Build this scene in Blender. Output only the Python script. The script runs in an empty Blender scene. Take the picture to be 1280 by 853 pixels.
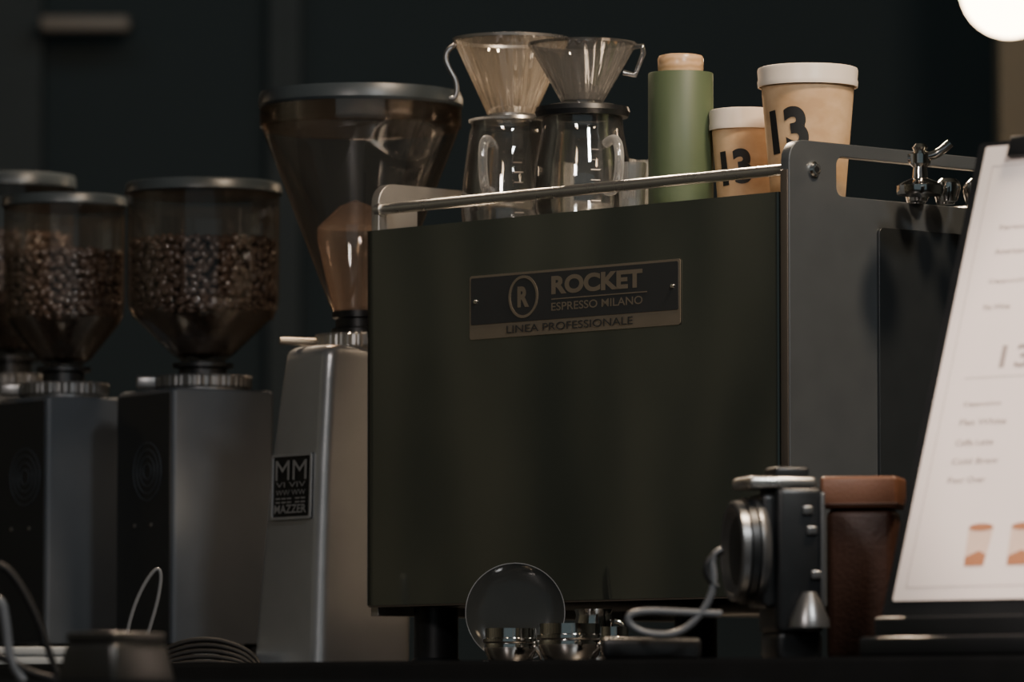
import bpy, bmesh, math, random
from mathutils import Vector, Matrix, Euler
random.seed(7)
F=7300.0; U=0.0008
ALPHA=math.atan(503.5/F); SA=math.sin(ALPHA); CA=math.cos(ALPHA)
ZC=95.0                      # counter height above lens, in units
CZ=0.95-ZC*U                 # lens height in metres
def P(px,py,Y):
    xx=px-640; yy=426.5-py; den=F*CA-yy*SA
    return Vector((xx/den*Y*U, Y*U, (F*SA+yy*CA)/den*Y*U+CZ))
def K(Y): return Y/F*U
COUNTER=0.95
col=bpy.context.scene.collection

# ---------------------------------------------------------------- materials
def new_mat(name):
    m=bpy.data.materials.new(name); m.use_nodes=True
    nt=m.node_tree
    return m,nt,nt.nodes,nt.links
def pmat(name,color,metal=0.0,rough=0.5,coat=0.0,noise=0.12,nscale=30,bump=0.0,bscale=200,spec=0.5,emis=None,estr=0,stretch=None,color2=None):
    m,nt,N,L=new_mat(name); b=N['Principled BSDF']
    tc=N.new('ShaderNodeTexCoord'); mp=N.new('ShaderNodeMapping'); L.new(tc.outputs['Object'],mp.inputs[0])
    if stretch: mp.inputs['Scale'].default_value=stretch
    nz=N.new('ShaderNodeTexNoise'); nz.inputs['Scale'].default_value=nscale; nz.inputs['Detail'].default_value=4
    L.new(mp.outputs[0],nz.inputs['Vector'])
    mx=N.new('ShaderNodeMix'); mx.data_type='RGBA'
    c=color
    mx.inputs[6].default_value=(c[0]*(1-noise),c[1]*(1-noise),c[2]*(1-noise),1)
    mx.inputs[7].default_value=(min(1,c[0]*(1+noise)),min(1,c[1]*(1+noise)),min(1,c[2]*(1+noise)),1)
    if color2: mx.inputs[7].default_value=(*color2,1)
    L.new(nz.outputs['Fac'],mx.inputs[0]); L.new(mx.outputs[2],b.inputs['Base Color'])
    if color2:
        mrr=N.new('ShaderNodeMapRange'); mrr.inputs['From Min'].default_value=0.40; mrr.inputs['From Max'].default_value=0.60
        L.new(nz.outputs['Fac'],mrr.inputs['Value']); L.new(mrr.outputs[0],mx.inputs[0])
    mr=N.new('ShaderNodeMapRange'); mr.inputs['To Min'].default_value=max(0.0,rough*0.85); mr.inputs['To Max'].default_value=min(1,rough*1.15)
    L.new(nz.outputs['Fac'],mr.inputs['Value']); L.new(mr.outputs[0],b.inputs['Roughness'])
    b.inputs['Metallic'].default_value=metal
    b.inputs['Coat Weight'].default_value=coat; b.inputs['Coat Roughness'].default_value=0.08
    b.inputs['Specular IOR Level'].default_value=spec
    if bump>0:
        n2=N.new('ShaderNodeTexNoise'); n2.inputs['Scale'].default_value=bscale; L.new(mp.outputs[0],n2.inputs['Vector'])
        bp=N.new('ShaderNodeBump'); bp.inputs['Strength'].default_value=bump; bp.inputs['Distance'].default_value=0.001
        L.new(n2.outputs['Fac'],bp.inputs['Height']); L.new(bp.outputs[0],b.inputs['Normal'])
    if emis: b.inputs['Emission Color'].default_value=(*emis,1); b.inputs['Emission Strength'].default_value=estr
    return m
def thin_glass(name,face,edge,gl=0.08,haze=None,hz=0.0,rough=0.04,edgegloss=0.6,power=1.0):
    m,nt,N,L=new_mat(name)
    for n in list(N):
        if n.type!='OUTPUT_MATERIAL': N.remove(n)
    out=[n for n in N if n.type=='OUTPUT_MATERIAL'][0]
    lw=N.new('ShaderNodeLayerWeight'); lw.inputs['Blend'].default_value=0.35
    pw=N.new('ShaderNodeMath'); pw.operation='POWER'; pw.inputs[1].default_value=power; L.new(lw.outputs['Facing'],pw.inputs[0])
    ramp=N.new('ShaderNodeMix'); ramp.data_type='RGBA'
    ramp.inputs[6].default_value=(*face,1); ramp.inputs[7].default_value=(*edge,1)
    L.new(pw.outputs[0],ramp.inputs[0])
    tr=N.new('ShaderNodeBsdfTransparent'); L.new(ramp.outputs[2],tr.inputs[0])
    g=N.new('ShaderNodeBsdfGlossy'); g.inputs['Roughness'].default_value=rough
    mr=N.new('ShaderNodeMapRange'); mr.inputs['To Min'].default_value=gl; mr.inputs['To Max'].default_value=edgegloss
    L.new(lw.outputs['Fresnel'],mr.inputs['Value'])
    mix=N.new('ShaderNodeMixShader'); L.new(mr.outputs[0],mix.inputs[0]); L.new(tr.outputs[0],mix.inputs[1]); L.new(g.outputs[0],mix.inputs[2])
    last=mix
    if haze:
        d=N.new('ShaderNodeBsdfDiffuse'); d.inputs[0].default_value=(*haze,1)
        t=N.new('ShaderNodeBsdfTranslucent'); t.inputs[0].default_value=(*haze,1)
        m1=N.new('ShaderNodeMixShader'); L.new(d.outputs[0],m1.inputs[1]); L.new(t.outputs[0],m1.inputs[2])
        tc=N.new('ShaderNodeTexCoord'); nz=N.new('ShaderNodeTexNoise'); nz.inputs['Scale'].default_value=14
        L.new(tc.outputs['Object'],nz.inputs['Vector'])
        ad=N.new('ShaderNodeMath'); ad.operation='MULTIPLY_ADD'; L.new(pw.outputs[0],ad.inputs[0]); ad.inputs[1].default_value=1.6; ad.inputs[2].default_value=0.5
        mr2=N.new('ShaderNodeMapRange'); mr2.inputs['From Min'].default_value=0.3; mr2.inputs['From Max'].default_value=0.7
        mr2.inputs['To Min'].default_value=hz*0.6; mr2.inputs['To Max'].default_value=hz*1.4
        L.new(nz.outputs['Fac'],mr2.inputs['Value'])
        ml=N.new('ShaderNodeMath'); ml.operation='MULTIPLY'; ml.use_clamp=True; L.new(ad.outputs[0],ml.inputs[0]); L.new(mr2.outputs[0],ml.inputs[1])
        m2=N.new('ShaderNodeMixShader'); L.new(ml.outputs[0],m2.inputs[0]); L.new(mix.outputs[0],m2.inputs[1]); L.new(m1.outputs[0],m2.inputs[2]); last=m2
    L.new(last.outputs[0],out.inputs[0])
    return m
def emat(name,c,s):
    m,nt,N,L=new_mat(name); b=N['Principled BSDF']
    b.inputs['Base Color'].default_value=(*c,1); b.inputs['Emission Color'].default_value=(*c,1); b.inputs['Emission Strength'].default_value=s
    return m

M={}
M['panel']=pmat('panel_smoked_steel',(0.150,0.165,0.145),metal=0.85,rough=0.08,coat=0.6,noise=0.15,nscale=5)
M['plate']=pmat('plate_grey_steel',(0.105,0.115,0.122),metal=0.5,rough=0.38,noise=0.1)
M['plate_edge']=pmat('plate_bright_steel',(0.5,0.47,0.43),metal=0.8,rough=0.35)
M['plate_rim']=pmat('plate_brown_rim',(0.13,0.11,0.09),metal=0.6,rough=0.4)
M['inset']=pmat('inset_dark',(0.018,0.021,0.023),rough=0.35)
M['chrome']=pmat('chrome',(0.82,0.79,0.75),metal=1,rough=0.1)
M['steel']=pmat('brushed_steel',(0.6,0.58,0.55),metal=0.9,rough=0.28)
M['palesteel']=pmat('pale_embossed_steel',(0.36,0.36,0.36),metal=0.5,rough=0.4)
M['bronze']=pmat('bronze_trim',(0.29,0.24,0.18),metal=0.6,rough=0.4)
M['plateblk']=pmat('nameplate_black',(0.032,0.033,0.033),rough=0.4)
M['black']=pmat('black_plastic',(0.010,0.011,0.012),rough=0.35)
M['rubber']=pmat('rubber',(0.006,0.006,0.006),rough=0.6,spec=0.25)
M['mazz']=pmat('cast_aluminium',(0.44,0.45,0.455),metal=0.7,rough=0.30,noise=0.08,bump=0.12,bscale=500)
M['mazzlid']=pmat('lid_grey_plastic',(0.038,0.048,0.054),rough=0.35)
M['gr_body']=pmat('grinder_dark_blue_grey',(0.058,0.068,0.080),metal=0.1,rough=0.45,bump=0.1)
M['gr_dark']=pmat('grinder_charcoal',(0.018,0.021,0.024),rough=0.5)
M['hop1']=thin_glass('smoky_amber_hopper',(0.96,0.94,0.92),(0.74,0.60,0.48),gl=0.11,haze=(0.85,0.70,0.56),hz=0.022,power=2.2,rough=0.045)
M['hop2']=thin_glass('hopper_polycarbonate',(0.96,0.94,0.92),(0.6,0.42,0.25),gl=0.07,haze=(0.8,0.54,0.32),hz=0.022,power=4,rough=0.04)
M['hopin']=thin_glass('hopper_inner_chute',(0.94,0.88,0.83),(0.75,0.6,0.5),gl=0.25,haze=(1.0,0.80,0.68),hz=0.14,rough=0.05)
M['clear']=thin_glass('clear_glass',(0.96,0.96,0.95),(0.62,0.61,0.60),gl=0.09,haze=(0.95,0.93,0.90),hz=0.035,rough=0.02,edgegloss=0.95,power=1.5)
M['rib']=thin_glass('clear_ribbed_resin',(0.86,0.83,0.78),(0.45,0.40,0.34),gl=0.36,haze=(0.95,0.80,0.62),hz=0.13,rough=0.05,edgegloss=0.9)
M['ribdark']=thin_glass('smoke_ribbed_resin',(0.62,0.62,0.62),(0.25,0.25,0.25),gl=0.24,haze=(0.6,0.58,0.55),hz=0.09,rough=0.06,edgegloss=0.9)
M['handleg']=thin_glass('glass_handle',(0.9,0.9,0.88),(0.5,0.5,0.5),gl=0.25,haze=(0.95,0.93,0.90),hz=0.30,rough=0.05,edgegloss=0.9)
M['bean']=pmat('roasted_bean',(0.115,0.080,0.064),rough=0.26,noise=0.5,nscale=60,coat=1.0)
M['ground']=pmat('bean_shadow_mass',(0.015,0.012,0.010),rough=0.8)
M['green']=pmat('olive_green_paper',(0.082,0.112,0.058),rough=0.5,noise=0.08)
M['kraft']=pmat('kraft_cup',(0.60,0.37,0.19),rough=0.6,noise=0.10,nscale=18,stretch=(1,1,1.5),color2=(0.70,0.48,0.28))
M['lid']=pmat('white_lid_plastic',(0.84,0.74,0.63),rough=0.35,noise=0.03)
M['ink']=pmat('black_ink',(0.012,0.012,0.012),rough=0.6)
M['paper']=pmat('menu_paper',(0.90,0.79,0.73),rough=0.7,noise=0.02)
M['inkgrey']=pmat('menu_ink',(0.36,0.29,0.26),rough=0.8)
M['leather']=pmat('brown_leather',(0.050,0.020,0.012),rough=0.5,bump=0.4,bscale=300)
M['leather2']=pmat('tan_leather',(0.18,0.080,0.046),rough=0.4,bump=0.3,bscale=300)
M['coffee']=pmat('printed_coffee',(0.42,0.17,0.08),rough=0.7)
M['latte']=pmat('printed_latte',(0.76,0.56,0.44),rough=0.7)
M['strap']=pmat('strap_grey',(0.10,0.107,0.115),rough=0.45)
M['reader']=pmat('reader_grey',(0.022,0.022,0.020),rough=0.3,metal=0.2)
M['cloth']=pmat('grey_cloth',(0.30,0.32,0.33),rough=0.9,bump=0.6,bscale=150)
M['counter']=pmat('counter_black_stone',(0.010,0.010,0.010),rough=0.35)
M['camsilver']=pmat('camera_dark_silver',(0.22,0.22,0.22),metal=0.8,rough=0.3)
M['disc_dark']=pmat('dark_reflection',(0.020,0.022,0.022),rough=0.12)  # disc colour stands in for the dark of a reflection
def woodmat():
    m,nt,N,L=new_mat('pale_wood'); b=N['Principled BSDF']; tc=N.new('ShaderNodeTexCoord'); w=N.new('ShaderNodeTexWave'); w.bands_direction='Z'
    w.inputs['Scale'].default_value=50; w.inputs['Distortion'].default_value=6; L.new(tc.outputs['Object'],w.inputs[0])
    cr=N.new('ShaderNodeValToRGB'); cr.color_ramp.elements[0].color=(0.54,0.33,0.17,1); cr.color_ramp.elements[1].color=(0.66,0.43,0.25,1)
    L.new(w.outputs['Fac'],cr.inputs[0]); L.new(cr.outputs[0],b.inputs['Base Color']); b.inputs['Roughness'].default_value=0.3; return m
M['wood']=woodmat()

# ---------------------------------------------------------------- mesh helpers
def root(name,loc,rz=0.0):
    e=bpy.data.objects.new(name,None); e.empty_display_size=0.05; e.location=loc; e.rotation_euler=(0,0,rz); col.objects.link(e); return e
def add(name,me,mat,par=None,mtx=None,smooth=True,angle=35):
    if me.materials: me.materials.clear()
    if mat: me.materials.append(mat)
    o=bpy.data.objects.new(name,me); col.objects.link(o)
    if par: o.parent=par
    if mtx is not None: o.matrix_local=mtx
    if smooth:
        me.shade_smooth()
        bm=bmesh.new(); bm.from_mesh(me); 
        for e in bm.edges:
            if len(e.link_faces)==2 and e.calc_face_angle(0)>math.radians(angle): e.smooth=False
        bm.to_mesh(me); bm.free()
    return o
def lathe(name,prof,mat,par,center=(0,0),segs=56,mod=None,closed=False,angle=35):
    bm=bmesh.new(); rings=[]
    n=len(prof)
    for i,(r,z) in enumerate(prof):
        if r<1e-6:
            rings.append([bm.verts.new((center[0],center[1],z))])
        else:
            ring=[]
            for s in range(segs):
                t=2*math.pi*s/segs; rr=r*(mod(t,i/(n-1)) if mod else 1)
                ring.append(bm.verts.new((center[0]+rr*math.cos(t),center[1]+rr*math.sin(t),z)))
            rings.append(ring)
    pairs=list(zip(rings[:-1],rings[1:]))
    if closed: pairs.append((rings[-1],rings[0]))
    for a,b in pairs:
        for s in range(segs):
            s2=(s+1)%segs
            if len(a)==1 and len(b)==1: continue
            if len(a)==1: bm.faces.new((a[0],b[s],b[s2]))
            elif len(b)==1: bm.faces.new((a[s],b[0],a[s2]))
            else: bm.faces.new((a[s],b[s],b[s2],a[s2]))
    bmesh.ops.recalc_face_normals(bm,faces=bm.faces)
    me=bpy.data.meshes.new(name); bm.to_mesh(me); bm.free()
    return add(name,me,mat,par,angle=angle)
def lpx(name,pr,mat,par,Y,cx=0,cy=0,**kw):
    k=K(Y); z0=par.location.z
    return lathe(name,[(r*k,P(640,py,Y).z-z0) for r,py in pr],mat,par,center=(cx,cy),**kw)
def box(name,size,loc,mat,par,bev=0.0,seg=3,rot=(0,0,0),taper=None):
    bm=bmesh.new(); bmesh.ops.create_cube(bm,size=1.0)
    for v in bm.verts:
        v.co=Vector((v.co.x*size[0],v.co.y*size[1],v.co.z*size[2]))
        if taper and v.co.z>0: v.co.x*=taper[0]; v.co.y*=taper[1]
    if bev>0: bmesh.ops.bevel(bm,geom=bm.edges[:],offset=bev,segments=seg,profile=0.5,affect='EDGES')
    me=bpy.data.meshes.new(name); bm.to_mesh(me); bm.free()
    mtx=Matrix.Translation(loc)@Euler(rot).to_matrix().to_4x4()
    return add(name,me,mat,par,mtx)
def curve_to_mesh(cu):
    o=bpy.data.objects.new('tmp',cu); col.objects.link(o); bpy.context.view_layer.update()
    dg=bpy.context.evaluated_depsgraph_get(); me=bpy.data.meshes.new_from_object(o.evaluated_get(dg))
    bpy.data.objects.remove(o); return me
def tube(name,pts,r,mat,par,smooth=True,cyclic=False):
    cu=bpy.data.curves.new(name,'CURVE'); cu.dimensions='3D'; cu.bevel_depth=r; cu.bevel_resolution=4; cu.use_fill_caps=True
    if smooth:
        sp=cu.splines.new('NURBS'); sp.points.add(len(pts)-1)
        for p,q in zip(sp.points,pts): p.co=(*q,1)
        sp.order_u=3; sp.use_endpoint_u=not cyclic; sp.use_cyclic_u=cyclic; sp.resolution_u=8
    else:
        sp=cu.splines.new('POLY'); sp.points.add(len(pts)-1)
        for p,q in zip(sp.points,pts): p.co=(*q,1)
        sp.use_cyclic_u=cyclic
    return add(name,curve_to_mesh(cu),mat,par)
def shape2d(name,loops,thick,mat,par,mtx,bev=0.0):
    cu=bpy.data.curves.new(name,'CURVE'); cu.dimensions='2D'; cu.fill_mode='BOTH'; cu.extrude=thick/2; cu.bevel_depth=bev
    for lp in loops:
        sp=cu.splines.new('POLY'); sp.points.add(len(lp)-1); sp.use_cyclic_u=True
        for p,q in zip(sp.points,lp): p.co=(q[0],q[1],0,1)
    return add(name,curve_to_mesh(cu),mat,par,mtx)
def rrect(x0,y0,x1,y1,r,n=6,corners=(1,1,1,1)):
    pts=[]
    for (cx,cy,a0,c) in ((x1-r,y0+r,-90,corners[0]),(x1-r,y1-r,0,corners[1]),(x0+r,y1-r,90,corners[2]),(x0+r,y0+r,180,corners[3])):
        if c:
            for i in range(n+1):
                a=math.radians(a0+90*i/n); pts.append((cx+r*math.cos(a),cy+r*math.sin(a)))
        else:
            pts.append((x1 if a0 in(-90,0) else x0, y0 if a0 in(-90,180) else y1))
    return pts
def text_me(s,w,h,depth=0.0,bold=0.0):
    cu=bpy.data.curves.new('t','FONT'); cu.body=s; cu.size=1; cu.extrude=0; cu.offset=bold
    me=curve_to_mesh(cu)
    xs=[v.co.x for v in me.vertices]; ys=[v.co.y for v in me.vertices]
    x0,x1,y0,y1=min(xs),max(xs),min(ys),max(ys)
    for v in me.vertices:
        v.co.x=((v.co.x-x0)/(x1-x0)-0.5)*w; v.co.y=((v.co.y-y0)/(y1-y0)-0.5)*h; v.co.z=0
    return me
def frame(o,ax,ay):
    ax=Vector(ax).normalized(); ay=Vector(ay).normalized(); az=ax.cross(ay)
    m=Matrix((ax,ay,az)).transposed().to_4x4(); m.translation=Vector(o); return m
def loft(name,secs,mat,par,n=5,angle=35):
    bm=bmesh.new(); rings=[]
    for (z,cx,cy,w,d,rot,r) in secs:
        pts=rrect(-w/2,-d/2,w/2,d/2,r,n=n); c,s=math.cos(rot),math.sin(rot)
        rings.append([bm.verts.new((cx+x*c-y*s,cy+x*s+y*c,z)) for x,y in pts])
    m=len(rings[0])
    for a,b in zip(rings[:-1],rings[1:]):
        for i in range(m): bm.faces.new((a[i],a[(i+1)%m],b[(i+1)%m],b[i]))
    bm.faces.new(rings[-1]); bm.faces.new(rings[0][::-1])
    me=bpy.data.meshes.new(name); bm.to_mesh(me); bm.free()
    return add(name,me,mat,par,angle=angle)

# ---------------------------------------------------------------- room
def slab(name,x0,x1,y0,y1,z0,z1,mat):
    o=box(name,(x1-x0,y1-y0,z1-z0),((x0+x1)/2,(y0+y1)/2,(z0+z1)/2),mat,None); return o
wallm=pmat('dark_wall_plaster',(0.046,0.058,0.060),rough=0.85,noise=0.35,nscale=1.2)
leftm=pmat('wall_mirror_mottle',(0.035,0.048,0.036),rough=0.8,nscale=3.5,stretch=(1,2.2,0.6),color2=(0.24,0.23,0.185))  # olive mottle made up so the back panel has something to mirror
floorm=pmat('dark_concrete_floor',(0.05,0.05,0.048),rough=0.6,noise=0.3,nscale=4)
slab('floor',-4,4,-1,12.1,-0.1,0,floorm)
slab('wall_back',-4,4,12.0,12.1,0,3.2,wallm)
slab('wall_left',-4.1,-4,-1,12.1,0,3.2,leftm)
slab('wall_right',4,4.1,-1,12.1,0,3.2,wallm)
slab('ceiling',-4.1,4.1,-1,12.1,3.2,3.3,wallm)
trimm=pmat('trim_brown_wood',(0.22,0.16,0.095),rough=0.6)
p0=P(1250,100,12500); p1=P(1300,100,12500)
slab('trim_1',p0.x,p1.x+0.3,10.0,10.12,0.0,3.2,trimm)
for i,(a,b) in enumerate(((-60,10),(330,340))):
    q0=P(a,100,14600); q1=P(b+30,100,14600)
    slab('trim_%d'%(i+2),q0.x,q1.x,11.92,11.999,0.0,3.2,pmat('trim_dark%d'%i,(0.058,0.064,0.062),rough=0.7))
wl=root('wall_lamp',P(104,25,14700))
k=K(14700)
box('diffuser',(112*k,0.04,18*k),(0,0.06,0),emat('dim_warm_diffuser',(0.30,0.24,0.19),0.035),wl,bev=0.008)
box('housing',(116*k,0.05,22*k),(0,0.11,0),wallm,wl,bev=0.008)

def cprism(name,pts,z0,z1,mat,bev=0.004):
    bm=bmesh.new(); vs=[bm.verts.new((x,y,z0)) for x,y in pts]; f=bm.faces.new(vs)
    r=bmesh.ops.extrude_face_region(bm,geom=[f])
    for v in [g for g in r['geom'] if isinstance(g,bmesh.types.BMVert)]: v.co.z=z1
    bmesh.ops.recalc_face_normals(bm,faces=bm.faces)
    if bev: bmesh.ops.bevel(bm,geom=bm.edges[:],offset=bev,segments=2,affect='EDGES')
    me=bpy.data.meshes.new(name); bm.to_mesh(me); bm.free(); return add(name,me,mat,None)
cl=(-1.5, 7900*U); cr=(1.3, 5550*U)
cprism('bar_counter',[(cl[0],cl[1]),(cr[0],cr[1]),(1.3,9500*U),(-1.5,9500*U)],COUNTER-0.04,COUNTER,M['counter'])
cprism('counter_cabinet',[(cl[0]+.03,cl[1]+.06),(cr[0]-.03,cr[1]+.06),(1.27,9450*U),(-1.47,9450*U)],0.0,COUNTER-0.04,M['gr_dark'])
SH=CZ+60*U
cprism('serving_shelf',[(-1.5,5700*U),(0.2,5700*U),(0.2,6150*U),(-1.5,7500*U)],SH-0.03,SH,M['counter'])
cprism('shelf_support',[(-1.4,5800*U),(0.1,5800*U),(0.1,6100*U),(-1.4,7000*U)],0.0,SH-0.03,M['gr_dark'],bev=0)

# ---------------------------------------------------------------- espresso machine
TH=-math.acos(0.684)
corner=P(994,700,7300)
mach=root('espresso_machine',(corner.x,corner.y,COUNTER),TH)
RM=Matrix.Rotation(TH,3,'Z'); CO=Vector((corner.x,corner.y,COUNTER))
def tolocal(w): return RM.transposed()@(w-CO)
def ray_panel(px,py,b=0.0):
    d=P(px,py,7300)-Vector((0,0,CZ)); c=Vector((0,0,CZ))
    n=RM@Vector((0,1,0)); t=(n.dot(CO-c)+b)/n.dot(d); return tolocal(c+d*t)
L_=-ray_panel(463,500).x
zt=ray_panel(990,240).z; zb=ray_panel(1000,744).z; zpl=ray_panel(992,176).z
Wd=0.50
box('hull',(L_-0.02,Wd-0.02,zt-zb-0.006),(-L_/2,Wd/2+0.004,(zt+zb)/2-0.004),M['gr_dark'],mach,bev=0.004)
bm=bmesh.new(); n=10; rr=0.018
outl=[]
for i in range(n+1):
    a=math.radians(180+90*i/n) ; outl.append((-L_+rr+rr*math.cos(a),rr*0.6+rr*0.6*math.sin(a)))
for i in range(n+1):
    a=math.radians(270+90*i/n); outl.append((-0.010-rr*.3+rr*.3*math.cos(a),rr*.3+rr*.3*math.sin(a)))
outl=[(x,y-0.012) for x,y in outl]+[(-0.010,0.012),(-L_,0.012)]
vs=[bm.verts.new((x,y,zb)) for x,y in outl]; f=bm.faces.new(vs); r=bmesh.ops.extrude_face_region(bm,geom=[f])
for v in [g for g in r['geom'] if isinstance(g,bmesh.types.BMVert)]: v.co.z=zt
bmesh.ops.recalc_face_normals(bm,faces=bm.faces)
me=bpy.data.meshes.new('back_panel'); bm.to_mesh(me); bm.free(); add('back_panel',me,M['panel'],mach)
box('panel_lip',(L_-0.02,0.004,0.002),(-L_/2,-0.0095,zb-0.0010),M['plate_rim'],mach)
def side_plate(nm,x,mat,y0):
    out=rrect(y0,zb-0.01,Wd,zpl,0.020,corners=(0,1,1,0))
    cut=rrect(0.055,zt-0.002,Wd-0.04,zpl-0.0115,0.010)
    shape2d(nm,[out,cut],0.010,mat,mach,frame((x,0,0),(0,1,0),(0,0,1)),bev=0.001)
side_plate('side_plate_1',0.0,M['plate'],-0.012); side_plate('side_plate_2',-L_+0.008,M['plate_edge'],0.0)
box('side_plate_edge',(0.010,0.0015,zpl-0.03-zb),(0,-0.0140,(zpl-0.03+zb)/2),M['plate_rim'],mach,bev=0.0005)
shape2d('side_inset',[rrect(0.115,zb,Wd-0.01,zt-0.030,0.006)],0.004,M['inset'],mach,frame((0.007,0,0),(0,1,0),(0,0,1)),bev=0.0008)
lb=lathe('bolt_head',[(0,0.005),(0.006,0.005),(0.008,0.003),(0.008,0)],M['chrome'],mach,segs=24)
bmx=Matrix.Translation((0.0055,0.022,zpl-0.028))@Matrix.Rotation(math.radians(90),4,'Y'); lb.matrix_local=bmx
lathe('bolt_socket',[(0,0.0055),(0.0035,0.0055),(0.0035,0.003)],M['black'],mach,segs=6).matrix_local=bmx.copy()
zr=ray_panel(992,210).z
tube('cup_rail_back',[(-L_+0.006,0.004,zr),(0,0.004,zr)],0.0060,M['steel'],mach,smooth=False)
tube('cup_rail_front',[(-L_+0.006,Wd-0.02,zr),(0,Wd-0.02,zr)],0.0060,M['steel'],mach,smooth=False)
for i,x in enumerate((-L_+0.012,-0.006)):
    tube('rail_collar_%d'%(i+1),[(x-0.004,0.004,zr),(x+0.004,0.004,zr)],0.0080,M['steel'],mach,smooth=False)
box('cup_tray',(L_-0.03,Wd-0.03,0.004),(-L_/2,Wd/2,zt-0.0055),M['steel'],mach)
fpos=[(ray_panel(545,790,0.045).x,0.045),(-0.05,0.05),(ray_panel(545,790,0.045).x,Wd-0.06),(-0.05,Wd-0.06)]
for i,(x,y) in enumerate(fpos):
    lathe('foot_%d'%(i+1),[(0,0),(0.026,0),(0.027,0.004),(0.027,0.012),(0.024,0.016),(0.024,zb-0.002),(0,zb-0.002)],M['black'],mach,center=(x,y),segs=32)
box('drip_tray',(L_-0.06,0.2,0.05),(-L_/2,Wd+0.08,zb+0.02),M['steel'],mach,bev=0.006)
for i in range(2):
    lathe('group_head_%d'%(i+1),[(0,0.18),(0.035,0.18),(0.038,0.2),(0.038,0.24),(0.03,0.27),(0,0.27)],M['chrome'],mach,center=(-L_*(0.3+0.4*i),Wd+0.06),segs=32)
A=ray_panel(588,347,-0.0125); B=ray_panel(851,322,-0.0125); C=ray_panel(851,404,-0.0125); D=ray_panel(589,427,-0.0125)
nx0,nx1=A.x,B.x; nz1=(A.z+B.z)/2; nz0=(C.z+D.z)/2
nw=nx1-nx0; nh=nz1-nz0; ncx=(nx0+nx1)/2; ncz=(nz0+nz1)/2
def onp(x,z,off): return frame((ncx+x,-0.0125-off,ncz+z),(1,0,0),(0,0,1))
shape2d('nameplate',[rrect(-nw/2,-nh/2,nw/2,nh/2,0.003)],0.001,M['bronze'],mach,onp(0,0,0.0005))
shape2d('nameplate_field',[rrect(-nw/2+0.0025,-nh/2+0.0155,nw/2-0.0025,nh/2-0.0025,0.002)],0.0008,M['plateblk'],mach,onp(0,0,0.0012))
add('lettering_1',text_me('ROCKET',nw*0.43,0.0195,bold=0.045),M['bronze'],mach,onp(nw*0.115,0.0170,0.002),smooth=False)
add('lettering_2',text_me('ESPRESSO MILANO',nw*0.43,0.0085,bold=0.01),M['bronze'],mach,onp(nw*0.115,-0.0055,0.002),smooth=False)
add('lettering_3',text_me('LINEA PROFESSIONALE',nw*0.60,0.0080),M['plateblk'],mach,onp(-0.005,-nh/2+0.0080,0.0022),smooth=False)
shape2d('lettering_rule',[rrect(-nw*0.215,-0.0006,nw*0.235,0.0006,0.0003)],0.0004,M['bronze'],mach,onp(nw*0.115,0.0025,0.0018))
def ell(a,b,n=40): return [(a*math.cos(2*math.pi*i/n),b*math.sin(2*math.pi*i/n)) for i in range(n)]
shape2d('emblem_ring',[ell(0.0225,0.0225),ell(0.0195,0.0195)],0.0006,M['bronze'],mach,onp(-nw*0.235,0.0075,0.002))
add('emblem_letter',text_me('R',0.018,0.022,bold=0.05),M['bronze'],mach,onp(-nw*0.235,0.0075,0.002),smooth=False)
for i,(x,z) in enumerate(((-nw/2+.010,.006),(nw/2-.010,.006))):
    o=lathe('plate_rivet_%d'%(i+1),[(0,0.0022),(0.002,0.002),(0.0028,0)],M['chrome'],mach,segs=16); o.matrix_local=onp(x,z,0.0014)

# ---------------------------------------------------------------- things on the cup tray
TZ=COUNTER+zt-0.0035
def tray_pos(px,py,b):
    w=ray_panel(px,py,b); g=RM@Vector((w.x,b,0))+CO; return Vector((g.x,g.y,TZ)), g.y/U
def wrap_text(nm,s,w,h,rfun,ang,zc,mat,par,tilt=0.0,bold=0.03):
    me=text_me(s,w,h,bold=bold)
    bm=bmesh.new(); bm.from_mesh(me)
    for i in range(-7,8):
        bmesh.ops.bisect_plane(bm,geom=bm.verts[:]+bm.edges[:]+bm.faces[:],plane_co=(i*w/15,0,0),plane_no=(1,0,0))
    for v in bm.verts:
        x=v.co.x*math.cos(tilt)-v.co.y*math.sin(tilt); y=v.co.x*math.sin(tilt)+v.co.y*math.cos(tilt)
        z=zc+y; r=rfun(z)+0.0007; t=ang+x/r
        v.co=Vector((r*math.cos(t),r*math.sin(t),z))
    bm.to_mesh(me); bm.free(); return add(nm,me,mat,par,smooth=False)
def cup(px,top,rl,rt,rb,b,txt,lidh):
    pos,Y=tray_pos(px,200,b); k=K(Y); e=root('paper_cup',pos)
    zt_=P(px,top,Y).z-pos.z; rl*=k; rt*=k; rb*=k; lh=lidh*k
    zc_=zt_-lh*0.7
    lathe('cup_body',[(0,0.003),(rb-0.002,0.003),(rb-0.002,0),(rb,0),(rt,zc_),(rt-0.001,zc_),(rb-0.0015,0.004),(0,0.004)],M['kraft'],e)
    lathe('lid',[(0,zt_-0.004),(rl*0.86,zt_-0.004),(rl*0.88,zt_-0.001),(rl*0.93,zt_),(rl*0.985,zt_-0.001),(rl,zt_-0.004),(rl*0.985,zt_-lh*0.62),(rl*1.0,zt_-lh*0.75),(rl*0.99,zt_-lh),(rl*0.965,zt_-lh),(rt*1.01,zt_-lh*0.5)],M['lid'],e)
    rf=lambda z: rb+(rt-rb)*z/zc_
    for (s,dx,py,w,h,tl) in txt:
        z=P(px,py,Y).z-pos.z; r=rf(z)
        wrap_text('printed_number',s,w*k,h*k,rf,-math.pi/2+math.asin(max(-.98,min(.98,dx*k/r))),z,M['ink'],e,tl,bold=0.045)
    return e
cup(1010,85,63.5,59,46,0.092,[('13',-28,167,54,56,0.10)],25)
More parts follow.
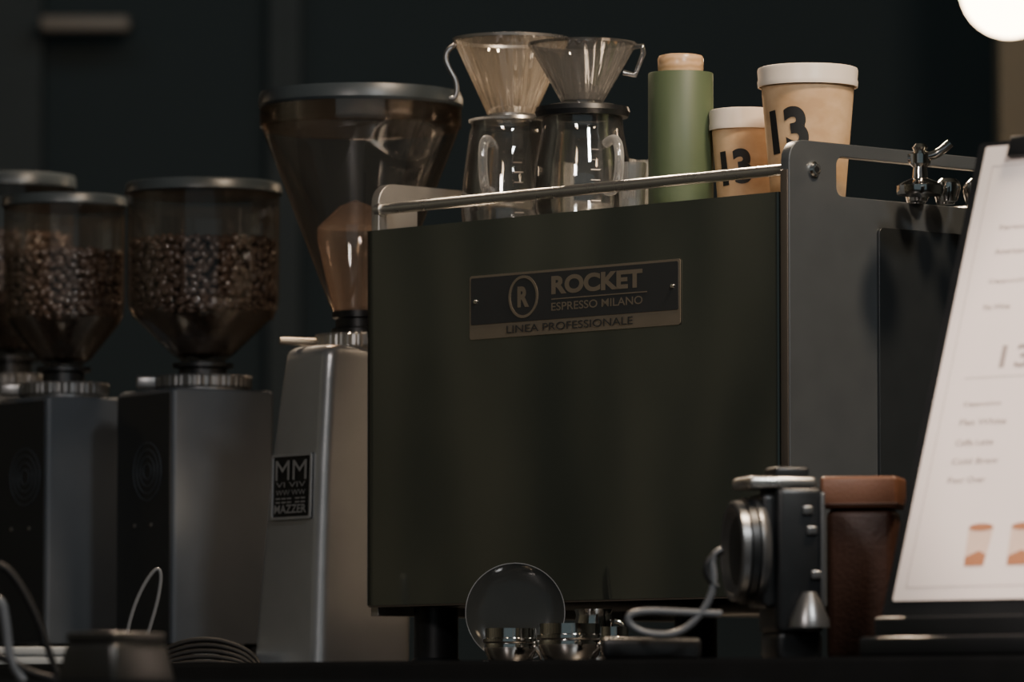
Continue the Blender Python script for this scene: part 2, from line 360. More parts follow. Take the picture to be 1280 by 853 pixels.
cup(931,138,45,42,33,0.125,[('13',-13,212,42,44,0.10)],26)
pos,Y=tray_pos(851,150,0.09); k=K(Y); e=root('storage_canister',pos)
zz=P(851,92,Y).z-pos.z; z2=P(851,69,Y).z-pos.z
lathe('canister_body',[(0,0),(40*k,0),(41*k,0.002),(41*k,zz-0.001),(40.3*k,zz),(0,zz)],M['green'],e)
lathe('wooden_stopper',[(0,zz-0.001),(27*k,zz),(28.5*k,zz+0.004),(29*k,z2-0.004),(27*k,z2-0.001),(22*k,z2),(0,z2)],M['wood'],e)
def server(px,b,prof,hand,collar=None):
    pos,Y=tray_pos(px,200,b); k=K(Y); e=root('glass_coffee_server',pos)
    pr=[(r*k,(P(px,py,Y).z-pos.z) if py else 0.0008) for r,py in prof]
    for i in range(1,len(pr)):
        if pr[i][1]<=pr[i-1][1]: pr[i]=(pr[i][0],pr[i-1][1]+0.003)
    inner=[(max(r-0.0022,0),z+(0.003 if i<3 else 0)) for i,(r,z) in enumerate(pr)]
    lathe('server_wall',[(0,0.0008)]+pr+inner[::-1]+[(0,0.004)],M['clear'],e)
    lathe('base_ring',[(pr[0][0]*.9,0.0),(pr[0][0]*1.0,0.0015),(pr[0][0]*1.02,0.005),(pr[0][0]*.93,0.005)],M['handleg'],e,closed=True)
    tr=pr[-1]; lathe('mouth_bead',[(tr[0]*.97,tr[1]-.001),(tr[0]*1.03,tr[1]-.001),(tr[0]*1.03,tr[1]+.0015),(tr[0]*.97,tr[1]+.0015)],M['handleg'],e,closed=True)
    if collar:
        c0,c1,cr_=collar; a=P(px,c0,Y).z-pos.z; b2=P(px,c1,Y).z-pos.z
        lathe('collar',[((cr_-12)*k,b2),(cr_*k*0.96,b2),(cr_*k,(a+b2)/2),(cr_*k*0.97,a),((cr_-14)*k,a)],M['black'],e,closed=True)
    rr=pr[len(pr)//2][0]; ang=math.radians(hand)
    hx,hy=math.cos(ang),math.sin(ang); zt_=P(px,180,Y).z-pos.z; z0=P(px,248,Y).z-pos.z
    pts=[(r*hx,r*hy,z) for r,z in ((rr*0.97,zt_-0.004),(rr*1.25,zt_+0.002),(rr*1.50,zt_-0.008),(rr*1.50,z0+0.02),(rr*1.3,z0),(rr*1.0,z0+0.004))]
    tube('handle',pts,0.0050,M['handleg'],e)
    for i in range(6):
        z=0.02+i*0.011; r=[q for q in pr if q[1]>=z][0][0]*1.01
        wrap_text('mark_%d'%(i+1),'-',0.010,0.0010,lambda zz:r,math.radians(-75),z,M['lid'],e)
    return e,pos,Y,k
def dripper(name,pos,Y,k,px,topy,boty,R,rb,mat,rimm):
    e=root(name,Vector((pos.x,pos.y,P(px,boty,Y).z)))
    H=P(px,topy,Y).z-e.location.z
    prof=[(rb*k,0)]+[((rb+(R-rb)*t)*k,H*t) for t in [i/14 for i in range(1,15)]]
    mod=lambda t,s:1+0.03*abs(math.sin(12*t+2.2*s))*(1 if s<0.97 else 0)
    lathe('cone',prof,mat,e,segs=144,mod=mod,angle=80)
    lathe('rim',[(R*k*.98,H-0.0015),(R*k*1.03,H-0.002),(R*k*1.04,H+0.0012),(R*k*.99,H+0.0016)],rimm,e,closed=True)
    lathe('outlet_ring',[(rb*k*.7,-0.003),(rb*k*1.08,-0.003),(rb*k*1.1,0.004),(rb*k*.95,0.004)],rimm,e,closed=True)
    lathe('base_flange',[(rb*k,-0.0005),(rb*k*1.75,-0.0005),(rb*k*1.8,-0.004),(rb*k,-0.004)],rimm,e,closed=True)
    return e,H
eA,pA,YA,kA=server(634,0.105,[(54,None),(58,268),(58,250),(54,215),(48,170),(45,158),(47,152)],-112)
dA,H=dripper('coffee_dripper',pA,YA,kA,643,50,148,71,27,M['rib'],M['steel'])
dA.location.x+= 5*kA
R=71*kA
tube('handle',[(-R*0.98,-0.004,H-0.006),(-R*1.12,-0.006,H-0.010),(-R*1.17,-0.006,H-0.022),(-R*1.08,-0.006,H-0.034),(-R*0.98,-0.006,H-0.044),(-R*0.95,-0.006,H-0.058),(-R*1.02,-0.006,H-0.066),(-R*1.1,-0.006,H-0.064)],0.0028,M['camsilver'],dA)
eB,pB,YB,kB=server(728,0.070,[(56,None),(61,262),(62,240),(60,205),(52,168),(50,150),(52,144)],-60,collar=(135,147,60))
dB,H2=dripper('coffee_dripper',pB,YB,kB,728,56,131,66,24,M['ribdark'],M['ribdark'])
R=66*kB
tube('handle',[(R*0.93,-0.004,H2-0.003),(R*1.14,-0.006,H2-0.002),(R*1.16,-0.006,H2-0.010),(R*1.0,-0.006,H2-0.033),(R*0.78,-0.004,H2-0.030)],0.0030,M['ribdark'],dB,smooth=False)
for (px,b,r,top) in ((684,0.190,22,150),(778,0.16,17,200),(790,0.075,18,204),(806,0.24,18,202),(700,0.28,18,205)):
    pos,Y=tray_pos(px,220,b); k=K(Y); e=root('shot_glass' if top>160 else 'water_glass',pos); z=P(px,top,Y).z-pos.z
    lathe('glass_wall',[(0,0.0005),(r*.8*k,0.0005),(r*k,z),((r-1.5)*k,z),(r*.76*k,0.006),(0,0.006)],M['handleg' if top>160 else 'clear'],e,segs=60,mod=(lambda t,s:1+0.03*math.cos(10*t)))
pos,Y=tray_pos(1150,220,0.10); k=K(Y); e=root('coffee_tamper',pos)
H=P(1150,180,Y).z-pos.z
lathe('base',[(0,0.001),(0.023,0.001),(0.024,0.004),(0.024,0.010),(0.018,0.014),(0.008,0.018),(0.007,H*0.55),(0.011,H*0.62),(0.011,H*0.8),(0.006,H*.86),(0.008,H*.93),(0.005,H),(0,H)],M['chrome'],e,segs=32)
tube('cross_handle',[(-0.012,0,H*0.72),(0.012,-0.004,H*0.74),(0.024,-0.006,H*0.9),(0.03,-0.006,H)],0.0045,M['chrome'],e)
pos,Y=tray_pos(1185,240,0.17); e=root('espresso_cup_stack',pos)
for j in range(3):
    for q in range(2):
        r=0.013; lathe('chrome_cup_%d'%(j*2+q+1),[(0,0.001),(r*.7,0.001),(r,0.014),(r*.95,0.020),(r*.6,0.024),(0,0.024)],M['chrome'],e,center=(j*0.030-0.03,q*0.034),segs=24)

# ---------------------------------------------------------------- grinders
def knurl(nm,r,z0,z1,mat,par,cx=0,cy=0):
    lathe(nm,[(r*.8,z0),(r*.98,z0),(r,z0+(z1-z0)*.15),(r,z0+(z1-z0)*.85),(r*.98,z1),(0,z1)],mat,par,center=(cx,cy),segs=160,mod=lambda t,s:1+(0.02 if math.sin(40*t)>0 else 0),angle=20)
Yg=8120; k=K(Yg); c=P(450,600,Yg); g=root('coffee_grinder',(c.x,c.y,COUNTER))
Z=lambda py:P(450,py,Yg).z-COUNTER
ph=math.radians(35.5); cs,sn=math.cos(ph),math.sin(ph)
def sec(py,cpx,w,d,r,z=None):
    x=(cpx-450)*k+( w*k/2*cs - d*k/2*sn); y=-0.075+(w*k/2*sn+d*k/2*cs)
    return (Z(py) if z is None else z, x,y,w*k,d*k,ph,r*k)
secs=[sec(0,398,146,146,16,z=0.012),sec(835,397,148,148,16),sec(815,398,147,146,16),sec(700,401,145,134,16),sec(580,405,145,122,16),sec(480,410,145,108,16),sec(452,412,143,104,16)]
s=sec(452,412,143,104,16); 
for dz,f in ((-7,0.985),(-12,0.95),(-15,0.89),(-17,0.8)):
    secs.append((Z(452+dz),s[1],s[2],s[3]*f,s[4]*f,ph,s[6]*f))
loft('body',secs,M['mazz'],g,n=8,angle=50)
lo=secs[0]; loft('foot_plate',[(0.0,lo[1],lo[2],lo[3]*.92,lo[4]*.92,ph,lo[6]),(0.013,lo[1],lo[2],lo[3]*.92,lo[4]*.92,ph,lo[6])],M['rubber'],g)
knurl('adjust_collar',56*k,Z(437),Z(419),M['steel'],g,cy=0.0)
lpx('lower_collar',[(30,450),(50,440),(54,436),(0,436)],M['steel'],g,Yg)
lpx('neck',[(36,420),(36,412),(31,410),(31,400),(35,398),(35,390),(0,390)],M['black'],g,Yg)
tube('adjust_lever',[(-45*k,-0.01,Z(429)),(-100*k,-0.02,Z(428))],0.0042,M['bronze'],g,smooth=False)
lpx('hopper',[(33,393),(36,388),(120,172),(124,160),(125,136)],M['hop1'],g,Yg,segs=96)
lpx('hopper_rim',[(121,162),(126.5,160),(127,136),(122,134)],M['hop2'],g,Yg,closed=True)
lpx('hopper_lid',[(0,122),(118,120),(126,117),(128.5,124),(129,133),(126,137),(0,137)],M['mazzlid'],g,Yg)
lpx('inner_chute',[(26,392),(30,380),(48,300),(48,285),(20,258),(0,250)],M['hopin'],g,Yg,cx=-6*k)
s5,s3=secs[4],secs[3]
ux=Vector((-sn,cs,0)); nrm=Vector((-cs,-sn,0))
dn=(Vector((s5[1],s5[2],s5[0]))+nrm*s5[3]/2)-(Vector((s3[1],s3[2],s3[0]))+nrm*s3[3]/2)
upv=(nrm*dn.dot(nrm)+Vector((0,0,dn.z))).normalized()
mid=(Vector((s5[1],s5[2],s5[0]))*0.75+Vector((s3[1],s3[2],s3[0]))*0.25)+nrm*(s5[3]*0.75+s3[3]*0.25)/2
def onb(x,z,off): return frame(mid+(-ux)*x+upv*z+nrm*off,-ux,upv)
bw=90*k; bh=82*k
shape2d('badge_plate',[rrect(-bw/2,-bh/2,bw/2,bh/2,0.003)],0.002,M['black'],g,onb(0,0,0.001))
shape2d('badge_frame',[rrect(-bw/2,-bh/2,bw/2,bh/2,0.003),rrect(-bw/2+.003,-bh/2+.003,bw/2-.003,bh/2-.003,0.002)],0.002,M['palesteel'],g,onb(0,0,0.0025))
add('badge_letters_1',text_me('MM',bw*.78,bh*.30,bold=0.0),M['palesteel'],g,onb(0,bh*.25,0.0034),smooth=False)
for i in range(3): add('badge_letters_%d'%(i+2),text_me(('VI VIV','WW WW','=== ==')[i],bw*.74,bh*.08,bold=0.0),M['palesteel'],g,onb(0,bh*(0.03-0.12*i),0.0034),smooth=False)
add('badge_letters_5',text_me('MAZZER',bw*.80,bh*.13,bold=0.02),M['palesteel'],g,onb(0,-bh*.34,0.0034),smooth=False)

def bean_tpl():
    bm=bmesh.new(); bmesh.ops.create_uvsphere(bm,u_segments=12,v_segments=8,radius=1.0)
    out=[]
    for v in bm.verts:
        x,y,z=v.co; x,y,z=x*1.0,y*0.68,z*0.5
        if z>0: z-=0.22*math.exp(-(y/0.12)**2)*(1 if abs(x)<0.9 else .3)
        else: z*=0.9
        out.append(Vector((x,y,z)))
    fs=[[v.index for v in f.verts] for f in bm.faces]; bm.free(); return out,fs
BV,BF=bean_tpl()
def bean_mass(name,spots,size,par):
    vs=[];fs=[]
    for (p,nrm) in spots:
        q=nrm.to_track_quat('Z','Y').to_matrix()@Matrix.Rotation(random.uniform(0,6.28),3,'Z')@Matrix.Rotation(random.gauss(0,0.45)+(math.pi if random.random()<0.45 else 0),3,'X')
        sc=size*random.uniform(0.88,1.12); b=len(vs)
        vs+=[p+q@(v*sc) for v in BV]; fs+=[[i+b for i in f] for f in BF]
    me=bpy.data.meshes.new(name); me.from_pydata([tuple(v) for v in vs],[],fs); me.update()
    return add(name,me,M['bean'],par,angle=180)
def bean_grinder(cpx,Y,R,lid0,lid1,b0,b1,cone1,neckr,col0,col1,bodytop,fc,wl,wr,lowmat):
    k=K(Y); c=P(cpx,400,Y); e=root('coffee_grinder',(c.x,c.y,COUNTER)); Z=lambda py:P(cpx,py,Y).z-COUNTER
    phi=math.atan2(wl,wr); s=math.hypot(wl,wr)*k; cs,sn=math.cos(phi),math.sin(phi)
    x=(fc-cpx)*k+(s/2)*(cs-sn); y=0.0
    zt_=Z(bodytop); zb_=Z(806); r=0.006
    loft('body',[(zb_,x,y,s,s,phi,r),(zt_-0.004,x,y,s,s,phi,r),(zt_-0.001,x,y,s-0.004,s-0.004,phi,r),(zt_,x,y,s-0.01,s-0.01,phi,r)],M['gr_body'],e)
    fm=frame((x-cs*(s/2+.0008),y-sn*(s/2+.0008),(zt_+zb_)/2),(sn,-cs,0),(0,0,1))
    hh=(zt_-zb_)/2
    shape2d('side_fascia',[rrect(-s/2+.004,-hh+.003,s/2-.004,hh-.006,0.003)],0.0015,M['gr_dark'],e,fm)
    for i,rad in enumerate((0.010,0.018,0.026,0.034)):
        shape2d('vent_ring_%d'%(i+1),[ell(rad,rad),ell(rad-.0015,rad-.0015)],0.001,M['gr_body'],e,fm@Matrix.Translation((0.01,hh-0.095,0.001)))  # raised rings model the vent perforations
    for i,xx in enumerate((-0.02,0.02)):
        shape2d('light_dot_%d'%(i+1),[ell(.0022,.0022,12)],0.001,M['steel'],e,fm@Matrix.Translation((xx,-0.01,0.001)))  # steel discs stand in for two tiny lights
    for i,(ax,ay) in enumerate(((1,1),(1,-1),(-1,1),(-1,-1))):
        fx=x+(ax*cs-ay*sn)*s*.38; fy=y+(ax*sn+ay*cs)*s*.38
        lathe('foot_%d'%(i+1),[(0,0),(0.014,0),(0.012,zb_+.001),(0,zb_+.001)],M['rubber'],e,center=(fx,fy),segs=20)
    lpx('top_flange',[(0,bodytop+1),(neckr+34,bodytop+1),(neckr+34,bodytop-5),(0,bodytop-5)],M['camsilver'],e,Y)
    knurl('adjust_collar',(neckr+36)*k,Z(col1),Z(col0),M['camsilver'],e)
    box('collar_lock',(26*k,20*k,16*k),(-(neckr+46)*k,-0.01,Z((col0+col1)/2)),M['camsilver'],e,bev=0.003)
    lpx('neck',[(neckr+6,col0+2),(neckr+6,cone1+4),(neckr+14,cone1+2),(neckr+14,cone1-3),(neckr,cone1-5),(0,cone1-5)],M['black'],e,Y)
    cyl=b1
    gp=[(R*.97,lid1-2),(R*.97,cyl-22),(R*.955,cyl-8),(R*.90,cyl+4),(neckr+14,cone1-14),(neckr+3,cone1-6),(neckr+2,cone1)]
    lpx('hopper',gp,M['hop2'],e,Y,segs=96)
    lpx('hopper_lid',[(0,lid0+3),(R*.92,lid0+2),(R*.98,lid0),(R*1.0,lid0+3),(R*1.01,lid1-2),(R*.98,lid1),(0,lid1)],M['mazzlid'],e,Y)
    rin=R*.97*k; bs=7.4*k; spots=[]
    z0=Z(cyl-2); z1=Z(b0)
    rows=int((z1-z0)/(bs*1.15))
    for layer in range(2):
        rl=rin-bs*0.80-layer*bs*1.1
        for i in range(rows+1):
            zc=z0+(z1-z0)*i/rows; n=int(2*math.pi*rl/(bs*1.65))
            for j in range(n):
                t=2*math.pi*(j+random.uniform(-.3,.3)+0.5*(i%2))/n
                rr=rl*(1 if zc>Z(cyl-14) else 0.96)-random.uniform(0,bs*.3)
                spots.append((Vector((rr*math.cos(t),rr*math.sin(t),zc+random.uniform(-.35,.35)*bs)),Vector((math.cos(t),math.sin(t),random.uniform(-.3,.3)))))
    for i in range(220):
        rr=rin*.91*math.sqrt(random.random()); t=random.uniform(0,6.283)
        spots.append((Vector((rr*math.cos(t),rr*math.sin(t),z1+random.uniform(-.3,.5)*bs)),Vector((random.gauss(0,.3),random.gauss(0,.3),1))))
    zc0=Z(cone1-14)
    for i in range(7):
        f=(i+.5)/7; zc=z0+(zc0-z0)*f; rr=(R*.86+(neckr+10-R*.86)*f)*k-bs*1.2; n=max(6,int(2*math.pi*rr/(bs*1.7)))
        for j in range(n):
            t=2*math.pi*(j+random.uniform(-.3,.3))/n
            spots.append((Vector((rr*math.cos(t),rr*math.sin(t),zc+random.uniform(-.3,.3)*bs)),Vector((math.cos(t),math.sin(t),-.8))))
    bean_mass('coffee_beans',spots,bs,e)
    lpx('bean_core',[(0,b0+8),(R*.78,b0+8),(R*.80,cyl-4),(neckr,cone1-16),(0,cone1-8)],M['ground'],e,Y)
    lpx('funnel_shroud',[(R*.90,cyl-2),(R*.86,cyl+6),(neckr+12,cone1-14)],lowmat,e,Y)
    return e
lowm=thin_glass('dusty_funnel',(0.30,0.25,0.23),(0.5,0.33,0.2),gl=0.05,haze=(0.20,0.17,0.15),hz=0.25,rough=0.2)
bean_grinder(254,8480,98,230,245,306,392,458,24,471,487,490,222,77,123,lowm)
bean_grinder(80,8660,78,247,261,321,400,463,20,480,496,499,66,70,96,lowm)
bean_grinder(14,9150,80,221,238,300,385,450,20,470,486,490,0,70,96,lowm)

# ---------------------------------------------------------------- under / around machine
Yd=7530; k=K(Yd); cp=P(644,760,Yd); e=root('reflection_disc',(cp.x,cp.y,COUNTER)); zz=P(644,705,Yd).z-COUNTER  # upright dark disc added in place of a mirrored reflection
R=zz/2*1.0; Rx=62*k
til=Matrix.Rotation(math.radians(-6),4,'X')
R=Rx
lift=zz-2*R
sm=Matrix.Translation((0,0,R+max(lift,0.002)))@til@Matrix.Rotation(math.radians(90),4,'X')
lathe('disc_face',[(0,0.002),(R*.6,0.002),(R*.8,0.004),(R*.985,0.008),(R,0.0085),(R,0.0065),(R*.8,0.002),(R*.6,0),(0,0)],M['disc_dark'],e,segs=72).matrix_local=sm
lathe('disc_rim',[(R*.99,0.0070),(R*1.006,0.0070),(R*1.006,0.0084),(R*.99,0.0084)],M['camsilver'],e,segs=72,closed=True).matrix_local=sm.copy()
box('disc_stand',(0.07,0.035,0.010),(0,0,0.005),M['black'],e,bev=0.002)  # stand made up to hold the disc
def chrome_pot(name,px,Y,r,top):
    c=P(px,800,Y); e=root(name,(c.x,c.y,COUNTER)); k=K(Y); H=P(px,top,Y).z-COUNTER
    r*=k
    lathe('bowl',[(0,0.0),(r*.6,0.0),(r*.8,H*.15),(r*.98,H*.42),(r*1.0,H*.55),(r*.98,H*.62),(r*1.06,H*.66),(r*1.06,H*.74),(r*.97,H*.76),(r*.97,H),(r*.90,H),(r*.88,H*.7),(r*.85,H*.5),(0,H*.3)],M['chrome'],e,segs=40)
    for i,a in enumerate((0.2,0.8)): tube('spout_%d'%(i+1),[(r*.9,-0.003,H*.5),(r*1.15,-0.005,H*.55),(r*1.3,-0.006,H*a*.6)],0.004,M['chrome'],e)
    return e
chrome_pot('portafilter',712,7290,40,780)
chrome_pot('portafilter',768,7200,18,784)
chrome_pot('portafilter',638,7390,33,786)
c=P(742,800,7480); e=root('milk_pitcher',(c.x,c.y,COUNTER)); k=K(7480); H=P(742,762,7480).z-COUNTER
lathe('pitcher_body',[(0,0),(27*k,0),(29*k,H*.2),(26*k,H*.6),(22*k,H*.9),(24*k,H),(22*k,H),(20*k,H*.9),(24*k,H*.3),(0,H*.1)],M['chrome'],e)
tube('pitcher_handle',[(26*k,0,H*.8),(38*k,0,H*.8),(40*k,0,H*.4),(28*k,0,H*.3)],0.003,M['chrome'],e)
def cloth(px0,px1,top,Y):
    a=P(px0,800,Y); b=P(px1,800,Y); w=b.x-a.x; e=root('folded_cloth',((a.x+b.x)/2,a.y,COUNTER)); H=P(px0,top,Y).z-COUNTER
    for i in range(3): box('fold_%d'%(i+1),(w*(1-.03*i),0.06,H/3*.96),(0.002*i,0,H/6+H/3*i),M['cloth'],e,bev=H/8)
cloth(205,312,813,8150); cloth(-20,88,809,8300)
e=root('power_cable',(P(255,820,7950).x,7950*U,COUNTER))
k=K(7950)
for i in range(5):
    h=8+i*6; w=50+i*5
    pts=[(-w*k,0,0.004)]+[(w*k*math.cos(a)*-1*1,0.004*i,0.004+h*k*math.sin(a)*1.2) for a in [math.radians(x) for x in (15,40,70,90,110,140,165)]]+[(w*k,0,0.004)]
    tube('loop_%d'%(i+1),pts,0.0030,M['rubber'],e)

# ---------------------------------------------------------------- foreground
Yc=6700; c=P(984,800,Yc); e=root('film_camera',(c.x,c.y,COUNTER),math.radians(13)); k=K(Yc)
Zf=lambda py:P(972,py,Yc).z-COUNTER
H=Zf(597); w=0.046
lowz=Zf(790)
box('base_grip',(w*.95,0.062,lowz),(0.004,0,lowz/2),M['black'],e,bev=0.006)
box('body',(w,0.068,H*0.80),(0.004,0,lowz+ (H-lowz)*.46),M['black'],e,bev=0.007)
box('top_plate',(0.064,0.066,0.011),(-0.012,0,H-0.006),M['steel'],e,bev=0.004)
box('flash_hump',(w*.7,0.04,0.012),(0.0,0,H+0.003),M['black'],e,bev=0.003)
box('lens_mount',(0.014,0.056,H*0.62),(-0.024,0,Zf(690)),M['black'],e,bev=0.005)
S_=1.34
ln=lathe('lens_barrel',[(0,0.0),(0.034,0.0),(0.036,0.004),(0.036,0.012),(0.033,0.014),(0.033,0.026),(0.0345,0.027),(0.0345,0.036),(0.033,0.038),(0.030,0.038),(0.028,0.034),(0.020,0.026),(0,0.024)],M['camsilver'],e,segs=48)
lm=Matrix.Translation((-0.026,-0.002,Zf(690)))@Matrix.Rotation(math.radians(-90),4,'Y')@Matrix.Diagonal((S_,S_*.9,0.72,1)); ln.matrix_local=lm
lathe('lens_glass',[(0,0.034),(0.014,0.033),(0.023,0.031),(0.027,0.026)],M['black'],e,segs=32).matrix_local=lm.copy()
lathe('focus_ring',[(0.0355,0.015),(0.0365,0.016),(0.0365,0.025),(0.0345,0.026)],M['black'],e,segs=60).matrix_local=lm.copy()
lathe('tripod_socket',[(0.006,Zf(742)),(0.010,Zf(752)),(0.018,Zf(775)),(0.019,Zf(786)),(0.0,Zf(786))],M['camsilver'],e,center=(0.008,-0.046),segs=28)
box('side_rail',(0.004,0.006,H*.72),(w*.5+.001,-0.034,H*.55),M['camsilver'],e,bev=0.001)
for i,zz_ in enumerate((640,665,720)): box('latch_%d'%(i+1),(0.010,0.004,0.008),(0.010+0.004*i,-0.035,Zf(zz_)),M['camsilver'],e,bev=0.0015)
s_=root('camera_strap',(P(850,800,6560).x,6560*U,COUNTER))
def SP(px,py,Y=6540): v=P(px,py,Y)-s_.location; return tuple(v)
tube('strap_cord',[SP(903,688),SP(888,694),SP(893,720),SP(890,745),SP(872,775),SP(845,795),SP(805,793),SP(785,780),SP(786,768),SP(810,764),SP(850,766),SP(902,768)],0.0034,M['strap'],s_)
tube('strap_cord_2',[SP(903,688),SP(882,700),SP(884,725),SP(897,735)],0.0034,M['black'],s_)
box('strap_pad',(0.09,0.02,Zf(800)*1.0),(-0.025,0.02,Zf(800)/2),M['black'],s_,bev=0.005)
Yl=6800; c=P(1080,800,Yl); e=root('leather_case',(c.x,c.y,COUNTER),math.radians(-12)); k=K(Yl)
Zl=lambda py:P(1080,py,Yl).z-COUNTER
box('case_body',(86*k,0.050,Zl(637)),(0,0,Zl(637)/2),M['leather'],e,bev=0.008)
box('case_lid',(98*k,0.060,Zl(597)-Zl(637)),(0,0,(Zl(597)+Zl(637))/2),M['leather2'],e,bev=0.004)
box('lid_band',(99*k,0.061,0.003),(0,0,Zl(632)),M['leather'],e,bev=0.001)

Ym=6480; psi=math.radians(-42)
wv=Vector((math.cos(psi),math.sin(psi),0)); back=Vector((-math.sin(psi),math.cos(psi),0))
lam=math.atan(0.226/abs(math.sin(psi)))
up=(back*math.sin(lam)+Vector((0,0,1))*math.cos(lam)).normalized()
bl=P(1116,752,Ym); me_=root('menu_stand',(bl.x,bl.y,COUNTER))
o0=bl-me_.location
Wm=0.30
Hm=((P(1116,186,Ym).z-bl.z)*1.03)/math.cos(lam)
fr=frame(o0,wv,up)
def onm(x,y,off): return fr@Matrix.Translation((x,y,off))
shape2d('backing_board',[rrect(-0.010,-0.02,Wm+.010,Hm+.005,0.004)],0.006,M['black'],me_,onm(0,0,-0.004))
shape2d('menu_sheet',[rrect(0,0,Wm,Hm,0.002)],0.0006,M['paper'],me_,onm(0,0,0.0002))
shape2d('menu_border',[rrect(.012,.012,Wm-.012,Hm-.02,.001),rrect(.0125,.0125,Wm-.0125,Hm-.0205,.001)],0.0002,M['inkgrey'],me_,onm(0,0,0.0007))
lo=o0+up*(-0.015)
base_len=Wm+0.02
bx=box('stand_base',(base_len,0.09,0.018),(0,0,0),M['black'],me_,bev=0.004)
cb=lo+wv*(Wm/2)+back*0.012; bx.matrix_local=frame((cb.x,cb.y,0.009),wv,back)
bx2=box('stand_riser',(base_len,0.03,lo.z-0.0),(0,0,0),M['black'],me_,bev=0.003)
bx2.matrix_local=frame((lo.x+wv.x*Wm/2+back.x*0.004,lo.y+wv.y*Wm/2+back.y*0.004,lo.z/2),wv,back)
box('menu_clip',(0.05,0.006,0.02),(0,0,0),M['black'],me_,bev=0.002).matrix_local=onm(0.055,Hm-.004,0.004)@Matrix.Rotation(math.radians(90),4,'X')
def mt(s,x,y,w,h,mat='inkgrey'):
    add('print_'+str(len(me_.children)),text_me(s,w,h,bold=0.015),M[mat],me_,onm(x+w/2,y,0.0009),smooth=False)
HY=lambda py:(752-py)/(752-186)*Hm
words=['Espresso','Americano','Cappuccino','Flat White','Caffe Latte','Cold Brew','Pour Over','Matcha','Mocha']
for j,py in enumerate((292,322,360,392)): mt(words[j],0.035,HY(py),0.030+0.012*(j%3)*.7,0.0050); mt(words[-j-1],0.15,HY(py),0.05,0.0050)
mt('13',0.066,HY(455),0.034,0.022); mt('COFFEE',0.12,HY(455),0.06,0.018)
for j,py in enumerate((513,535,560,583,606)): mt(words[j+2],0.035,HY(py),0.042+0.01*(j%2),0.0055); mt(words[j],0.16,HY(py),0.05,0.0055)
shape2d('rule_line',[rrect(.03,0,Wm-.03,.0005,.0002)],0.0002,M['inkgrey'],me_,onm(0,HY(480),0.0007))
def mcup(x,py):
    y=HY(py)
    shape2d('print_cup',[[(-.011,-.019),(.011,-.019),(.014,.019),(-.014,.019)]],0.0002,M['latte'],me_,onm(x,y,0.0007))
    shape2d('print_cup_fill',[[(-.0105,-.018),(.0105,-.018),(.0112,-.008),(.003,-.004),(-.0115,-.010)]],0.0002,M['coffee'],me_,onm(x,y,0.0010))
    shape2d('print_cup_top',[ell(.0135,.0035,24)],0.0002,M['coffee'],me_,onm(x,y+.018,0.0011))
for x in (0.083,0.130,0.177,0.224): mcup(x,688)

Yr=6050; c=P(145,840,Yr); e=root('card_reader',(c.x,c.y,SH),math.radians(-35)); k=K(Yr); H=P(145,790,Yr).z-SH
box('reader_body',(0.066,0.085,H*.8),(0,0,H*.4),M['reader'],e,bev=0.006,taper=(.80,.85))
box('reader_top',(0.050,0.070,H*.2),(0,0,H*.88),M['reader'],e,bev=0.002)
e=root('charging_cable',(P(20,840,6250).x,6250*U,SH))
def CP(px,py,Y=6250): v=P(px,py,Y)-e.location; return tuple(v)
tube('cable_1',[CP(-40,700),CP(0,702),CP(25,730),CP(50,780),CP(66,830),CP(75,852)],0.0032,M['rubber'],e)
tube('cable_2',[CP(-30,760),CP(0,740),CP(8,780),CP(12,830),CP(30,852)],0.0040,M['strap'],e)
tube('cable_3',[CP(-30,810),CP(10,825),CP(40,845),CP(80,852)],0.0035,M['rubber'],e)
Yt=7850; e=root('serving_tongs',(P(180,820,Yt).x,Yt*U,COUNTER))
def TP(px,py): v=P(px,py,Yt)-e.location; return tuple(v)
tube('tong_loop',[TP(152,832),TP(158,790),TP(172,745),TP(192,712),TP(202,712),TP(199,745),TP(186,790),TP(172,832)],0.0022,M['strap'],e)

# ---------------------------------------------------------------- lamps
def pendant(loc,R,st):
    e=root('pendant_lamp',loc)
    lathe('globe',[(0,-R)]+[(R*math.cos(a),R*math.sin(a)) for a in [math.radians(x) for x in range(-80,81,10)]]+[(0,R)],emat('globe_warm',(1.0,0.74,0.48),st),e)
    lathe('cap',[(0,R+.02),(0.02,R+.02),(0.03,R-.002),(0,R-.002)],M['bronze'],e,segs=24)
    tube('cord',[(0,0,R),(0,0,3.2-loc[2])],0.003,M['black'],e,smooth=False)
pendant(P(1262,-14,9900),62*K(9900),20)
for q in ((1.7,6.9,1.95),(1.15,4.6,2.1),(-0.40,4.4,2.15),(-2.6,8.6,2.1)): pendant(Vector(q),0.075,13)  # unseen globes added for sparkle in the glass

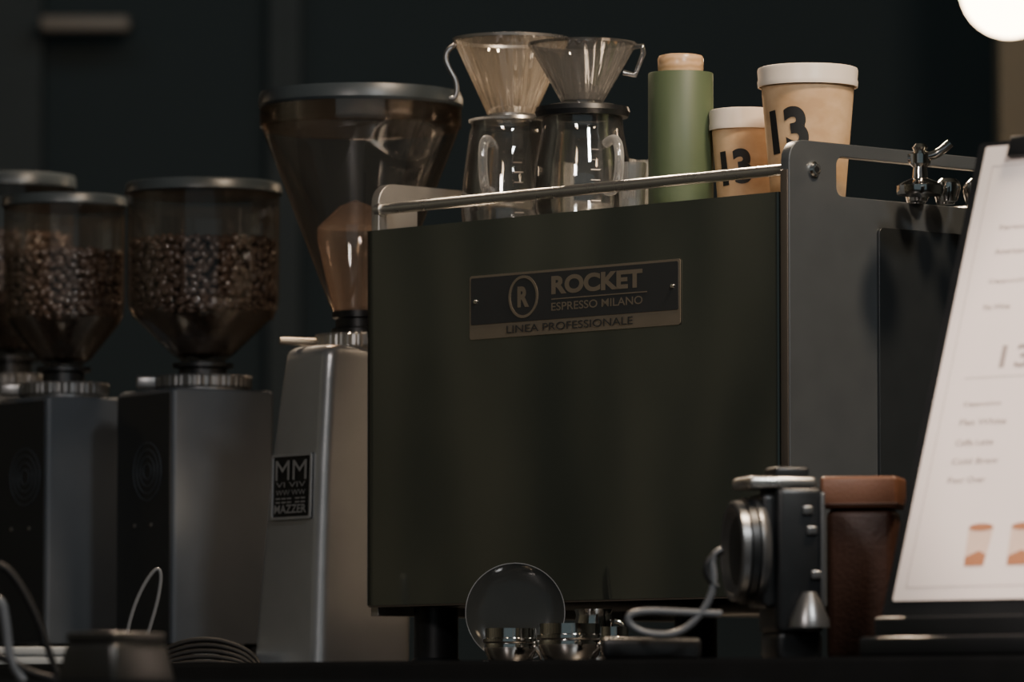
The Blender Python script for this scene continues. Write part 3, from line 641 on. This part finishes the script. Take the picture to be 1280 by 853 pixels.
def area(nm,loc,tgt,size,power,colr,sy=None):
    l=bpy.data.lights.new(nm,'AREA'); l.energy=power; l.color=colr; l.size=size
    if sy: l.shape='RECTANGLE'; l.size_y=sy
    o=bpy.data.objects.new(nm,l); col.objects.link(o); o.location=loc
    o.rotation_euler=(Vector(tgt)-Vector(loc)).to_track_quat('-Z','Y').to_euler(); return o
area('ceiling_spot_1',(0.9,5.0,2.9),(0.45,5.9,1.3),0.25,42,(1.0,0.78,0.56))
area('back_rim',(-0.3,7.5,2.7),(0.0,6.2,1.3),0.3,66,(1.0,0.77,0.55))  # rim light added behind the machine, no lamp modelled
area('front_left_fill',(-0.75,3.6,2.2),(-0.6,6.7,1.15),0.3,14,(1.0,0.90,0.86))  # fill added to brighten the beans from front left
area('front_right_fill',(0.9,3.6,2.6),(-0.25,6.4,1.1),0.3,25,(0.94,0.98,1.0))  # fill added to brighten the large grinder's right face
sl=bpy.data.lights.new('menu_fill','SPOT'); sl.energy=150; sl.color=(1.0,0.83,0.74); sl.spot_size=math.radians(17); sl.spot_blend=0.35; sl.shadow_soft_size=0.04  # narrow cone light added to brighten the menu alone
so=bpy.data.objects.new('menu_fill',sl); col.objects.link(so); so.location=(-0.3,3.7,2.3)
so.rotation_euler=(Vector((0.56,5.06,1.22))-so.location).to_track_quat('-Z','Y').to_euler()
area('left_wall_fill',(-3.2,6.2,2.9),(-4.0,6.2,1.5),0.3,10,(0.97,0.95,0.85),sy=0.6)  # added to light the wall that the panel mirrors
area('back_fill',(0,9.5,3.0),(0,12,1.8),3.0,7,(0.65,0.90,1.0),sy=0.5)  # added to lift the dark back wall
w=bpy.data.worlds.new('world'); bpy.context.scene.world=w; w.use_nodes=True
w.node_tree.nodes['Background'].inputs[0].default_value=(0.58,0.77,0.84,1); w.node_tree.nodes['Background'].inputs[1].default_value=0.12

cam=bpy.data.cameras.new('camera'); co=bpy.data.objects.new('camera',cam); col.objects.link(co)
co.location=(0,0,CZ); co.rotation_euler=(math.radians(90)+ALPHA,0,0)
cam.lens=36*F/1280; cam.sensor_width=36; cam.clip_end=100; cam.clip_start=0.1
cam.dof.use_dof=True; cam.dof.focus_distance=7500*U; cam.dof.aperture_fstop=6.3
bpy.context.scene.camera=co
